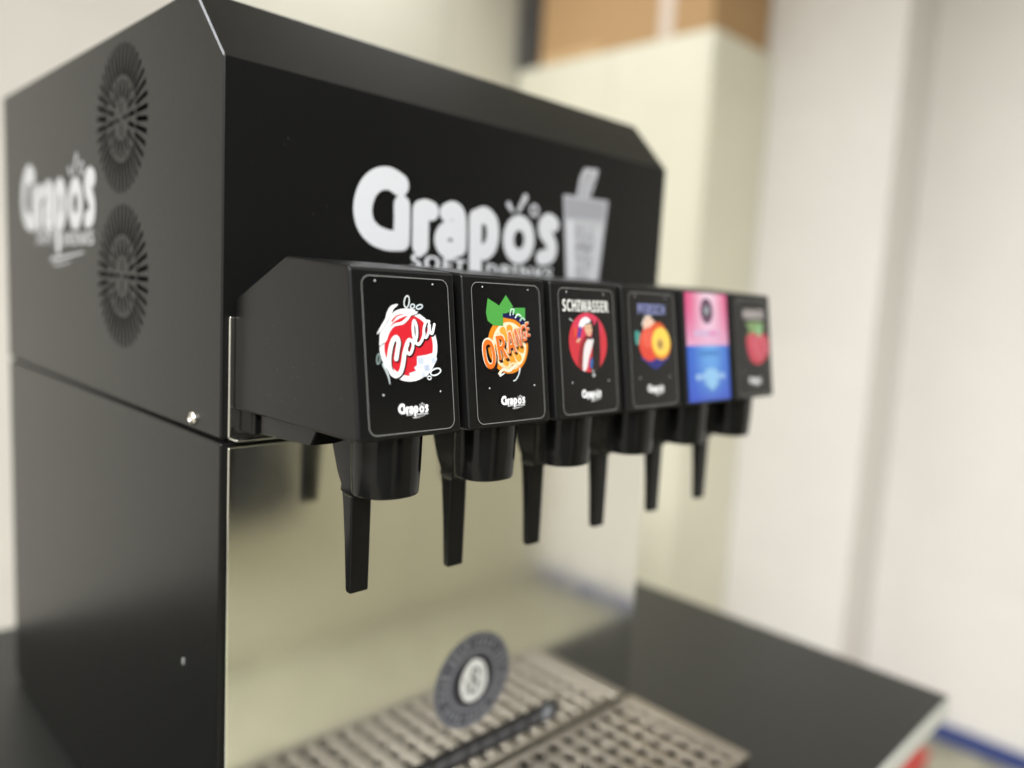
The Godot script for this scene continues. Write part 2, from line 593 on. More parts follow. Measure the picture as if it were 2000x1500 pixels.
func build_dispenser() -> void:
	var d := thing("drink_dispenser", "black soft drink dispenser with six taps and a mirror-like steel splash plate", "drink dispenser")
	var X := along_x()
	# upper housing: sheet folded over front, bevel and top, with rounded rims at both ends
	var prof := rounded(side_profile(H_SEAM + 0.0015), [0.0016, 0.0016, 0.0018, 0.0022, 0.0022], 5)
	var st: SurfaceTool
	part("housing", housing_mesh(prof), M.paint, d)
	# side panel with two round slotted vents
	part("vented_side_panel", vented_sheet(0.0012), M.paint, d)
	part("inner_liner", box(Vector3(0.030, H_SEAM + 0.004, -DEPTH + 0.006), Vector3(0.034, H_FRONT - 0.004, -0.006), 0.0005), M.dark, d)
	# lower cabinet
	var low := rounded([Vector2(-DEPTH, 0.004), Vector2(-0.0002, 0.004), Vector2(-0.0002, H_SEAM - 0.0008), Vector2(-DEPTH, H_SEAM - 0.0008)], 0.0014, 4)
	st = begin()
	extrude(st, low, X, 0.0002, W - 0.0002, 0.0014, 4)
	part("lower_cabinet", st.commit(), M.paint, d)
	st = begin()
	box_into(st, Vector3(0.004, H_SEAM - 0.003, -DEPTH + 0.004), Vector3(W - 0.004, H_SEAM + 0.003, -0.004), 0.0003)
	part("seam_strip", st.commit(), M.dark, d)
	for fx in [0.03, W - 0.03]:
		for fz in [-0.03, -DEPTH + 0.03]:
			var f := CylinderMesh.new()
			f.top_radius = 0.014
			f.bottom_radius = 0.013
			f.height = 0.0045
			part("foot", f, M.gloss, d, Vector3(fx, 0.00225, fz))
	# steel plates
	part("splash_plate", box(Vector3(0.0034, 0.012, 0.0002), Vector3(W - 0.0034, H_SEAM - 0.0030, 0.0030), 0.0007), M.mirror, d)
	part("tap_mounting_plate", box(Vector3(0.0034, H_SEAM + 0.0022, 0.0002), Vector3(W - 0.0034, 0.3990, 0.0030), 0.0007), M.mirror, d)
	part("plate_lip", box(Vector3(0.0034, H_SEAM + 0.0018, 0.0032), Vector3(W - 0.0034, H_SEAM + 0.0030, 0.0125), 0.0004), M.mirror, d)
	# screw on the side
	var sc := begin()
	var ring_list := []
	for r in [[0.0040, 0.0], [0.0040, 0.0004], [0.0037, 0.0012], [0.0028, 0.0019], [0.0018, 0.0021], [0.0015, 0.0010]]:
		var ring := []
		for j in 20:
			var a := TAU * j / 20
			ring.append(Vector3(-r[1], cos(a) * r[0], sin(a) * r[0]))
		ring_list.append(ring)
	loft(sc, ring_list)
	part("screw", sc.commit(), M.screw, d, Vector3(-0.0001, 0.3378, -0.0360))
	st = begin()
	box_into(st, Vector3(-0.0006, 0.1825, -0.0495), Vector3(0.0006, 0.1865, -0.0475), 0.0004)
	part("scratch_mark", st.commit(), M.rim, d)
	# printed word marks
	var front := Art.new(self, Transform3D(Basis(Vector3(0.001, 0, 0), Vector3(0, -0.001, 0), Vector3(0, 0, 0.001)), Vector3(0.080, 0.460, 0.0)))
	word_mark(front, Vector2.ZERO, 1.0, "d2d2d4", "bcbcbf")
	tumbler(front)
	var fp := part("front_word_mark", front.mesh(), M.vinyl_print, d)
	fp.set_meta("label", "large white word mark with a drinking glass printed on the black front")
	var side := Art.new(self, Transform3D(Basis(Vector3(0, 0, 0.001), Vector3(0, -0.001, 0), Vector3(-0.001, 0, 0)), Vector3(-0.0001, 0.4705, -0.4135)))
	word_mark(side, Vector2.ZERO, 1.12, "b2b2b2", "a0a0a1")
	var sm := part("side_word_mark", side.mesh(), M.vinyl_print, d)
	sm.set_meta("label", "white word mark printed beside the round vents")
	splash_stickers(d)
	# taps
	for k in 6:
		build_tap(d, k)
	# dust and lint on the black faces: tiny flakes
	var du := begin()
	for i in 150:
		var w := rng.randf_range(0.00010, 0.00026)
		var l := w * rng.randf_range(1.0, 2.6)
		var t := rng.randf() * TAU
		var a := Vector2(cos(t), sin(t)) * l
		var b := Vector2(-sin(t), cos(t)) * w
		var c: Vector3
		var ex: Vector3
		var n: Vector3
		if i % 3 == 0:
			c = Vector3(-0.00012, rng.randf_range(0.05, 0.53), rng.randf_range(-0.45, -0.01))
			ex = Vector3(0, 0, 1)
			n = Vector3(-1, 0, 0)
		elif i % 3 == 1:
			c = Vector3(rng.randf_range(0.01, 0.39), rng.randf_range(0.42, 0.53), 0.00012)
			ex = Vector3(1, 0, 0)
			n = Vector3(0, 0, 1)
		else:
			c = Vector3(HEAD_X + 0.00028, rng.randf_range(0.355, 0.405), rng.randf_range(0.02, 0.11))
			ex = Vector3(0, 0, 1)
			n = Vector3(-1, 0, 0)
		var q := []
		for o in [a, b, -a, -b]:
			q.append(c + ex * o.x + Vector3(0, o.y, 0))
		quad(du, q[0], q[1], q[2], q[3], n, n, n, n)
	part("dust", du.commit(), M.dust, d).set_meta("kind", "stuff")

func housing_mesh(prof: Array) -> ArrayMesh:
	var st := begin()
	var X := along_x()
	extrude(st, prof, X, 0.0010, W, 0.0010, 4, 2)
	var n := prof.size()
	var rows := []
	# a narrow flat chamfer between two tight bends
	for w in [[1.0, 0.0, 0.0], [0.90, 0.05, 0.78], [0.05, 0.90, 0.79], [0.0, 1.0, PI / 2]]:
		var a: float = w[2]
		var row := []
		for o in prof:
			var p: Vector2 = o[0] - o[1] * 0.0010 * w[0]
			row.append([X * Vector3(p.x, p.y, 0.0010 * w[1]), (X.basis * Vector3(o[1].x * sin(a), o[1].y * sin(a), -cos(a))).normalized()])
		rows.append(row)
	for i in 3:
		for j in n:
			var k := (j + 1) % n
			quad(st, rows[i][j][0], rows[i][k][0], rows[i + 1][k][0], rows[i + 1][j][0], rows[i][j][1], rows[i][k][1], rows[i + 1][k][1], rows[i + 1][j][1])
	return st.commit()

func tumbler(a: Art) -> void:
	a.fill(v2([[188, -37], [243, -38.5], [237, 27], [233, 60], [202, 60], [197, 29]]), "b4b4b7")
	a.fill(v2([[190.5, -35], [240.5, -36.5], [238.8, -22], [192, -20]]), "9b9b9f")
	a.fill(v2([[203, -36.5], [206, -52], [211, -60], [228, -61.5], [226, -52], [219, -37]]), "b9b9bc")
	a.stroke(v2([[209, -38], [212, -50], [219, -57]]), 2.2, "6c6c70")
	a.stroke(v2([[217, -38], [219, -47], [225, -53]]), 2.0, "77777b")
	a.stroke(v2([[198, -16], [203, 20], [207, 50]]), 6.0, "d2d2d5")
	a.stroke(v2([[233, -14], [230, 20], [227, 50]]), 5.0, "cacacd")
	for q in [[209, -10, 4.0], [222, -4, 5.0], [212, 6, 5.5], [223, 13, 3.6], [211, 22, 4.2], [220, 30, 4.6]]:
		a.ring(Vector2(q[0], q[1]), q[2], q[2] * 0.95, 1.3, "8e8e92")
	a.stroke(v2([[206, 2], [213, -1], [221, 3], [226, 0]]), 1.6, "85858a")

func splash_stickers(d: Node3D) -> void:
	var z := 0.0031
	var a := Art.new(self, Transform3D(Basis(Vector3(0.001, 0, 0), Vector3(0, -0.001, 0), Vector3(0, 0, 0.001)), Vector3(0.1965, 0.1285, z)))
	a.disc(Vector2.ZERO, 38, 37, "414246")
	a.ring(Vector2.ZERO, 36.2, 35.2, 1.3, "7b7c80")
	a.ring(Vector2.ZERO, 23.5, 22.8, 1.2, "84858a")
	for i in 34:
		var t := TAU * i / 34
		var dir := Vector2(cos(t), sin(t))
		a.stroke([dir * 27.2, dir * (31.8 + 1.2 * sin(i * 2.4))], 2.2, "7d7e82" if i % 5 else "55565a", -1.0, false)
	a.disc(Vector2.ZERO, 18.5, 18, "0c0c0d")
	a.fill(v2([[-6, -15], [0, -17], [8, -13], [13, -4], [13.5, 6], [8, 14], [-1, 16.5], [-9, 13], [-13.5, 3], [-12, -7]]), "cfcfc9", true)
	a.ring(Vector2(0.5, -5.4), 3.2, 3.8, 2.8, "6c6d68")
	a.ring(Vector2(0.2, 5.2), 3.8, 4.6, 2.8, "6c6d68")
	a.stroke(v2([[-9, -4], [-7, 4], [-8, 9]]), 2.0, "84857f")
	a.stroke(v2([[8, -8], [9.5, 0], [7.5, 7]]), 2.0, "84857f")
	var r := part("round_badge", a.mesh(), M.vinyl_print, d)
	r.set_meta("label", "round grey badge with a white centre stuck on the steel splash plate")
	var b := Art.new(self, Transform3D(Basis(Vector3(0.001, 0, 0), Vector3(0, -0.001, 0), Vector3(0, 0, 0.001)), Vector3(0.098, 0.0805, z)))
	b.fill(v2([[0, 0], [199, 0], [199, 18], [0, 18]]), "191a1b")
	b.disc(Vector2(186, 9.6), 6.6, 6.2, "6e7074")
	b.disc(Vector2(186, 9.6), 3.4, 3.2, "8b8d90")
	# small print, too blurred to read in the photograph: grey dashes
	var x := 12.0
	while x < 170.0:
		var w := rng.randf_range(5.0, 11.0)
		b.stroke(v2([[x, 9.6], [x + w, 9.6]]), 7.0, "47484b", -1.0, false)
		x += w + rng.randf_range(8.0, 10.0)
	var bs := part("text_strip", b.mesh(), M.vinyl_print, d)
	bs.set_meta("label", "black strip with grey print and a small round emblem at the foot of the splash plate")

func build_tap(d: Node3D, k: int) -> void:
	var tap := Node3D.new()
	tap.name = "tap" if k == 0 else "tap_%03d" % k
	d.add_child(tap)
	tap.position = Vector3(HEAD_X + PITCH * k, 0, 0)
	tap.set_meta("label", ["tap with the red cola label", "tap with the orange label", "tap with a white title over a red picture of a woman", "tap with the peach label", "tap with the pink and blue label", "tap with the raspberry label"][k])
	var X := along_x()
	var width := 0.0605
	# hood
	var prof := rounded([Vector2(0.0032, 0.3487), Vector2(0.1243, 0.3505), Vector2(0.1126, 0.4283), Vector2(0.0564, 0.4322), Vector2(0.0075, 0.4112), Vector2(0.0032, 0.4080)], [0.0018, 0.0020, 0.0024, 0.0030, 0.0022, 0.0018], 5)
	var st := begin()
	extrude(st, prof, X, 0.0004, width, 0.0016, 4)
	part("hood", st.commit(), M.plastic, tap)
	# valve block under the hood, back at the plate
	st = begin()
	box_into(st, Vector3(0.004, 0.3362, 0.0034), Vector3(width - 0.005, 0.3486, 0.020), 0.0008)
	var prism := rounded([Vector2(0.0202, 0.3368), Vector2(0.074, 0.3400), Vector2(0.080, 0.3488), Vector2(0.0202, 0.3488)], 0.0008, 2)
	extrude(st, prism, X, 0.0062, width - 0.0075, 0.0008, 2)
	part("valve_block", st.commit(), M.gloss, tap)
	# nozzle: an oval spout with a thin open bottom
	st = begin()
	var rows := []
	var cx := 0.0299
	var cz := 0.1045
	for r in [[0.3508, 1.015], [0.3470, 1.015], [0.3320, 1.0], [0.3212, 0.965], [0.3204, 0.945], [0.3204, 0.86], [0.3260, 0.84]]:
		var ring := []
		for j in 48:
			var t := TAU * j / 48
			var ex := signf(cos(t)) * pow(absf(cos(t)), 0.86)
			var ez := signf(sin(t)) * pow(absf(sin(t)), 0.86)
			ring.append(Vector3(cx + ex * 0.0168 * r[1], r[0], cz + ez * 0.0150 * r[1]))
		rows.append(ring)
	loft(st, rows)
	part("nozzle", st.commit(), M.gloss, tap)
	# lever: bracket behind the nozzle, then a flat paddle
	st = begin()
	rows = []
	for r in [[0.3500, 0.0105, 0.0120, 0.0800], [0.3400, 0.0098, 0.0112, 0.0805], [0.3260, 0.0082, 0.0090, 0.0815], [0.3195, 0.0072, 0.0070, 0.0822], [0.3165, 0.0076, 0.0068, 0.0822], [0.3140, 0.0064, 0.0045, 0.0826]]:
		rows.append(rect_ring(cx, r[0], r[3], r[1], r[2]))
	loft(st, rows)
	part("lever_bracket", st.commit(), M.gloss, tap)
	st = begin()
	rows = []
	for r in [[0.3180, 0.0062, 0.0052], [0.3100, 0.0061, 0.0044], [0.2900, 0.0059, 0.0032], [0.2645, 0.0056, 0.0022], [0.2634, 0.0053, 0.0019]]:
		rows.append(rect_ring(cx, r[0], 0.0850 - r[2], r[1], r[2]))
	loft(st, rows)
	part("lever", st.commit(), M.gloss, tap)
	# label plate on the sloping face
	var dn := Vector3(0, 0.3505 - 0.4283, 0.1243 - 0.1126).normalized()
	var nrm := Vector3(1, 0, 0).cross(-dn).normalized()
	var face := Transform3D(Basis(Vector3(1, 0, 0), dn, nrm), Vector3(0, 0.4283, 0.1126))
	var lab := rounded([Vector2(0.0062, 0.0040), Vector2(0.0556, 0.0040), Vector2(0.0556, 0.0758), Vector2(0.0062, 0.0758)], 0.0042, 8)
	if k == 4:
		lab = rounded([Vector2(0.0042, 0.0012), Vector2(0.0590, 0.0012), Vector2(0.0590, 0.0768), Vector2(0.0042, 0.0768)], 0.0008, 3)
	st = begin()
	extrude(st, lab, face, 0.0001, 0.00035, 0.0001, 1, 2)
	part("label_plate", st.commit(), M.label, tap)
	if k != 4:
		# the plate's fine raised border
		st = begin()
		var n := lab.size()
		for j in n:
			var a = lab[j]
			var b = lab[(j + 1) % n]
			var q := []
			for o in [[a, 0.00025], [b, 0.00025], [b, -0.0001], [a, -0.0001]]:
				var p: Vector2 = o[0][0] + o[0][1] * o[1]
				q.append(face * Vector3(p.x, p.y, 0.00042))
			quad(st, q[0], q[1], q[2], q[3], nrm, nrm, nrm, nrm)
		part("label_border", st.commit(), M.rim, tap)
	var art := Art.new(self, Transform3D(Basis(Vector3(0.001, 0, 0), dn * 0.001, nrm * 0.001), face * Vector3(0, 0, 0.00036)))
	match k:
		0: cola_art(art)
		1: orange_art(art)
		2: berry_water_art(art)
		3: peach_art(art)
		4: duo_art(art)
		5: raspberry_art(art)
	if k != 4:
		for p in [[13.0, 6.2], [46.0, 6.4], [14.4, 57.8], [47.5, 57.7]]:
			art.disc(Vector2(p[0], p[1]), 0.45, 0.42, "d8d8d8")
		word_mark(art, Vector2(22.0, 65.4), 0.0945, "f4f4f4", "e6e6e6")
	part("label_print", art.mesh(), M.print, tap)

func rect_ring(cx: float, y: float, cz: float, hw: float, hd: float) -> Array:
	var out := []
	for o in rounded(rect(hw * 2, hd * 2), minf(hw, hd) * 0.3, 3):
		out.append(Vector3(cx + o[0].x, y, cz + o[0].y))
	return out

func cola_art(a: Art) -> void:
	a.stroke(v2([[15.6, 44], [17.8, 49], [18.6, 53]]), 1.4, "c9d2d2", 0.3)
	a.disc(Vector2(30.6, 35.8), 16.7, 16.5, "fbfbfb")
	a.disc(Vector2(30.4, 35.4), 14.3, 14.3, "cf2630")
	a.fill(v2([[14.3, 37], [14.6, 30], [18, 25], [23, 20], [29, 18.4], [35, 18.8], [33, 21], [28, 22.2], [22, 25], [18.4, 30], [16.4, 36], [17, 43], [15, 42]]), "fbfbfb", true)
	a.stroke(v2([[13.6, 36.2], [17.4, 33.2], [20, 28], [24, 26.3], [29, 25], [32, 22.2], [37, 20.6]]), 0.5, "241014")
	a.fill(v2([[16.3, 34], [19.2, 28.6], [22.5, 25.6], [26.9, 24.4], [30.4, 21.9], [32.2, 20.1], [36.7, 19.6], [32.6, 21.6], [30.3, 23.9], [27.4, 25.7], [22.5, 26.8], [19.7, 29.5], [17.9, 33]]), "ffffff", true)
	a.stroke(v2([[21.6, 24.2], [24.5, 21.8], [28.5, 21.0]]), 1.1, "cf2630", 0.3)
	a.fill(v2([[12.8, 30.4], [15, 27.0], [17.7, 23.4], [19.2, 19.9], [21.5, 17.3], [25.3, 16.5], [22.6, 18.8], [21.2, 21.4], [18.8, 25.3], [15.5, 28.4]]), "ffffff", true)
	a.stroke(v2([[13.6, 30.2], [17.6, 26.4], [20.2, 22.6]]), 0.35, "20201f")
	a.fill(v2([[34.7, 40.7], [40.5, 40.0], [45.8, 38.8], [46.6, 42.3], [43.8, 46.5], [39.8, 50.4], [30.2, 50.2], [29.6, 48.4], [33.7, 47.4], [32.7, 45.9], [34.4, 44.7]]), "dfe4ee")
	for q in [[36.8, 42.8, 3.4, "c4cbdb"], [41.4, 42.0, 3.6, "f1f3f8"], [40.2, 46.2, 3.2, "b9c1d4"], [35.6, 47.6, 2.6, "eef1f7"], [44.2, 42.6, 2.4, "c9d0df"], [37.8, 49.2, 2.2, "cdd4e2"]]:
		var s: float = q[2] / 2
		a.fill(v2([[q[0] - s, q[1] - s * 0.7], [q[0] + s * 0.8, q[1] - s], [q[0] + s, q[1] + s * 0.8], [q[0] - s * 0.8, q[1] + s]]), q[3])
	for c in ["1a0c0e", "ffffff"]:
		var g: float = 1.1 if c != "ffffff" else 0.0
		var o := Vector2(0.5, 0.5) if c != "ffffff" else Vector2.ZERO
		var S := func(l: Array) -> Array:
			var out := []
			for p in l:
				out.append(Vector2(p[0], p[1]) + o)
			return out
		a.stroke(S.call([[22.6, 41.5], [23.6, 37.5], [24.4, 34.0], [23.2, 31.8], [21.0, 33.6], [19.2, 38.4], [18.5, 43.4], [19.2, 47.2], [21.8, 49.2], [24.6, 47.8], [26.2, 44.2], [27.4, 39.2], [29.4, 34.4]]), 2.25 + g * 0.5, c)
		a.stroke(S.call([[31.9, 33.4], [30.2, 32.9], [28.7, 35.6], [29.0, 38.6], [30.6, 39.4], [32.2, 37.0], [32.6, 34.0], [31.6, 33.0], [33.2, 34.4], [35.0, 31.3], [35.2, 26.6], [33.9, 23.9], [33.0, 27.2], [33.5, 32.6], [35.4, 35.0], [37.6, 33.6], [39.6, 29.8]]), 1.45 + g * 0.6, c)
		a.stroke(S.call([[42.8, 24.2], [41.0, 24.4], [39.5, 27.6], [39.3, 30.6], [40.5, 31.8], [42.2, 29.2], [42.9, 25.4], [43.0, 28.8], [44.4, 29.8], [45.9, 25.6]]), 1.4 + g * 0.6, c)
	a.ring(Vector2(30.2, 15.2), 1.4, 2.8, 0.55, "eef4f4", 0.25)
	a.ring(Vector2(33.4, 17.2), 1.3, 0.9, 0.6, "d8e2e6", -0.3)
	a.ring(Vector2(37.4, 17.4), 1.9, 0.9, 0.7, "cfd9de", -0.3)
	a.ring(Vector2(12.8, 41.4), 0.9, 2.3, 0.5, "9db0ae", 0.2)
	a.ring(Vector2(45.2, 48.3), 3.2, 1.5, 0.7, "eef4f4", -0.25)
	a.ring(Vector2(41.2, 51.0), 1.1, 0.8, 0.5, "eef4f4")

func orange_art(a: Art) -> void:
	a.disc(Vector2(30.2, 36.0), 14.7, 14.9, "e58a1f")
	a.disc(Vector2(31.0, 36.4), 12.4, 12.6, "f6e2bd")
	for i in 11:
		var t := TAU * i / 11 + 0.2
		var c := Vector2(31.0, 36.4)
		var d0 := Vector2(cos(t - 0.23), sin(t - 0.23))
		var d1 := Vector2(cos(t + 0.23), sin(t + 0.23))
		var m := Vector2(cos(t), sin(t))
		a.fill([c + m * 2.0, c + d0 * 9.6, c + m * 11.2, c + d1 * 9.6], "eda53a" if i % 2 else "e99a2c", true)
	a.fill(v2([[16.9, 11.8], [24.8, 15.4], [30, 9.7], [34.9, 15.6], [31.7, 18.7], [27.4, 19.8], [27, 25.8], [20.3, 25.8], [16.1, 23.4], [15.2, 19.1]]), "4fa046")
	a.fill(v2([[35.8, 16.3], [43.9, 16.1], [43.4, 22.8], [38.2, 20.5], [33, 18.3]]), "48a04a")
	a.fill(v2([[27.1, 19.3], [32.9, 19.6], [38.8, 21.2], [43.6, 24.2], [40.5, 25], [35.4, 22.4], [27, 21.4]]), "1c1a4e")
	a.stroke(v2([[32.4, 20.2], [33.2, 17.4], [35.4, 17.2], [34.6, 19.8]]), 0.7, "d5f0e4")
	a.stroke(v2([[36.2, 21.4], [38.2, 19.6], [40.4, 20.6]]), 0.8, "e6f5ee")
	a.stroke(v2([[39.6, 23.0], [41.4, 21.6], [43.2, 22.6]]), 0.8, "bfe4cf")
	a.stroke(v2([[22.4, 50.6], [25.4, 48.6], [29.8, 49.4], [33.4, 47.2], [37.6, 45.6]]), 1.5, "f7e7cd")
	a.stroke(v2([[25.0, 46.0], [28.8, 47.8], [32.2, 45.6], [36.2, 46.4]]), 1.1, "f2d6a6")
	a.stroke(v2([[37.6, 48.4], [36.4, 51.6], [34.2, 54.2], [32.3, 54.8]]), 0.9, "e9f0f4", 0.4)
	a.stroke(v2([[23.0, 51.6], [26.0, 50.6]]), 1.2, "eef2f6", 0.4)
	# the word, rising to the right, letter by letter: rim, shadow, body
	var letters := "ORANGE"
	var place := [[12.4, 48.6, 8.6, 15.6], [22.2, 43.8, 7.2, 13.0], [29.2, 40.6, 6.2, 11.6], [35.4, 37.2, 4.4, 10.0], [40.0, 34.4, 3.6, 8.8], [43.6, 31.8, 2.6, 7.8]]
	for pass_ in 3:
		for i in 6:
			var q: Array = place[i]
			var p := Vector2(q[0], q[1])
			match pass_:
				0:
					for s in 4:
						a.text(letters[i], p + Vector2(0.35, 0.35) * (s + 1) * q[3] / 15.0, q[3], q[2], "160a06", deg_to_rad(-8))
				1:
					a.text(letters[i], p + Vector2(-0.35, -0.15) * q[3] / 15.0, q[3], q[2], "f2ead8", deg_to_rad(-8))
					a.text(letters[i], p + Vector2(0.3, -0.45) * q[3] / 15.0, q[3], q[2], "efe2c8", deg_to_rad(-8))
				2:
					a.text(letters[i], p, q[3] * 0.97, q[2] * 0.97, "e2701f" if i < 3 else "df6a33", deg_to_rad(-8))

func berry_water_art(a: Art) -> void:
	a.text("SCHIWASSER", Vector2(9.4, 17.2), 6.9, 41.4, "efefe8")
	a.disc(Vector2(30.6, 35.0), 17.2, 17.4, "c8323f")
	a.disc(Vector2(30.6, 27.0), 12.6, 9.0, "d23a58")
	# plain printed figure of a woman in a white cap, dark jacket and white shirt
	a.fill(v2([[36.6, 25.2], [40.5, 22.2], [41.4, 36], [39.6, 50], [32, 51.5], [34, 40], [34.6, 31]]), "241a1c", true)
	a.fill(v2([[27.8, 31], [31, 32], [27.2, 38], [24.2, 50.2], [20.6, 48], [22.6, 38]]), "8e2a2c", true)
	a.fill(v2([[31, 32.6], [35.3, 33.0], [33.6, 37.8], [30.4, 44], [27.7, 50.6], [24.5, 50.4], [26.6, 37.8]]), "e6dcdc", true)
	a.fill(v2([[28.4, 23.4], [33.8, 23.4], [34.4, 28.0], [32.0, 31.4], [29.2, 30.0], [27.8, 26.6]]), "e0b493", true)
	a.stroke(v2([[34.2, 22.6], [35.6, 27], [35.2, 31.5]]), 2.4, "1d1517")
	a.fill(v2([[22.4, 26.2], [24.8, 21.8], [29.7, 20.2], [33.4, 22.6], [29.0, 24.2], [25.0, 26.6]]), "eef3f6", true)
	a.stroke(v2([[28.8, 24.6], [33.6, 23.4]]), 0.8, "2a2022")
	a.stroke(v2([[29.6, 26.8], [30.6, 26.7]]), 0.5, "3a2622")
	a.stroke(v2([[32.4, 26.6], [33.2, 26.4]]), 0.5, "3a2622")
	a.stroke(v2([[30.8, 29.6], [32.2, 29.4]]), 0.5, "b3383c")
	a.stroke(v2([[30.2, 32.2], [33.8, 32.6]]), 1.4, "1a1416")
	a.stroke(v2([[23.6, 26.8], [23.0, 29.2], [22.0, 31.2]]), 2.4, "4a3a92")
	a.stroke(v2([[19.4, 27.0], [19.0, 31.0]]), 1.6, "dd5a28")
	a.stroke(v2([[22.4, 33.2], [20.6, 34.4]]), 1.6, "e0b493")
	a.stroke(v2([[32.6, 45.6], [31.8, 48.8]]), 2.6, "2b62a8")
	a.stroke(v2([[15.0, 21.6], [17.6, 22.8]]), 1.2, "a8b0aa", 0.4)
	a.disc(Vector2(33.8, 54.2), 1.5, 1.2, "a9a9a9")
	a.disc(Vector2(33.2, 51.8), 1.2, 0.9, "8d8d8d")

func peach_art(a: Art) -> void:
	a.text("PFIRSICH", Vector2(15.6, 17.6), 6.8, 29.4, "8f95c8")
	a.fill(v2([[16.5, 44.6], [22, 48], [32, 52.6], [42, 48.4], [47.2, 44.6], [32, 46]]), "222a78", true)
	a.fill(v2([[12.4, 27.8], [18.8, 30.6], [16.8, 35.6], [12.6, 37.0], [11.2, 32.4]]), "3f9186", true)
	a.disc(Vector2(27.4, 26.4), 7.2, 6.8, "e9c3ad")
	a.disc(Vector2(26.4, 36.6), 11.2, 10.8, "d94634")
	a.disc(Vector2(36.0, 31.8), 10.6, 9.4, "dc5a2c")
	a.disc(Vector2(25.0, 33.0), 6.4, 6.2, "e5604a")
	a.disc(Vector2(39.2, 36.4), 10.6, 10.4, "e2892f")
	a.disc(Vector2(39.2, 35.0), 9.8, 9.2, "f4d255")
	a.disc(Vector2(38.2, 36.6), 4.4, 4.2, "d9b061")
	a.disc(Vector2(37.8, 36.8), 2.0, 2.4, "8c6a2c")
	a.stroke(v2([[19.6, 24], [23, 19.6], [28.4, 18.8]]), 1.2, "efe0d4")

func duo_art(a: Art) -> void:
	var pink := v2([[4.3, 1.3], [58.9, 1.3], [58.9, 38.0], [4.3, 38.0]])
	a.shaded(pink, ["d64f83", "f0cfe0", "dfa8c8"])
	var blue := v2([[4.3, 38.0], [58.9, 38.0], [58.9, 76.7], [4.3, 76.7]])
	a.shaded(blue, ["2f60c4", "68a6e4", "3850bd"])
	a.disc(Vector2(31.6, 13.8), 8.2, 9.0, "4b2a45")
	a.ring(Vector2(31.6, 13.8), 6.0, 6.6, 1.0, "7d5c77")
	a.disc(Vector2(31.4, 13.4), 3.0, 3.4, "9aa3a6")
	# two printed bands whose lettering is too blurred to read
	for q in [[16.0, 29.5, 47.0, 3.6, "c9b2d2"], [35.0, 29.4, 45.0, 3.4, "e08cba"], [20.0, 43.4, 44.0, 3.4, "4681c6"], [15.4, 59.8, 53.0, 4.6, "93b8e6"], [26.0, 64.6, 42.0, 4.0, "7fb0e2"]]:
		var x: float = q[0]
		while x < q[2]:
			a.stroke(v2([[x, q[1]], [x + 2.0, q[1]]]), q[3], q[4], -1.0, false)
			x += 5.4 if q[3] < 4.0 else 6.4
	a.fill(v2([[26.0, 55.0], [40.0, 55.0], [41.0, 63.0], [33.6, 70.0], [26.6, 63.0]]), "8fc0e8", true)

func raspberry_art(a: Art) -> void:
	a.text("HIMBEERE", Vector2(17.6, 18.6), 7.0, 31.6, "d3c9c6")
	a.fill(v2([[21.4, 22.0], [33, 20.6], [46.8, 21.2], [46.0, 27.6], [33, 32.4], [21.4, 32.6], [26, 27]]), "7d9a62", true)
	a.fill(v2([[20.6, 36], [24, 30.6], [38, 28.4], [52, 31], [55.8, 39.8], [50, 48.6], [38.4, 53.2], [26, 49.6]]), "c2384a", true)
	var n := 0
	for r in 6:
		for c in 6:
			var p := Vector2(24.0 + c * 5.2 + (r % 2) * 2.4, 32.4 + r * 3.7)
			var dx := (p.x - 38.4) / 16.0
			var dy := (p.y - 40.4) / 11.6
			if dx * dx + dy * dy < 0.86:
				a.disc(p, 2.3, 2.0, ["d4566a", "c8485a", "db7484"][n % 3])
				n += 1
	a.fill(v2([[34, 25.6], [45, 24.2], [43.4, 30.4], [37.4, 31.6]]), "88b884", true)

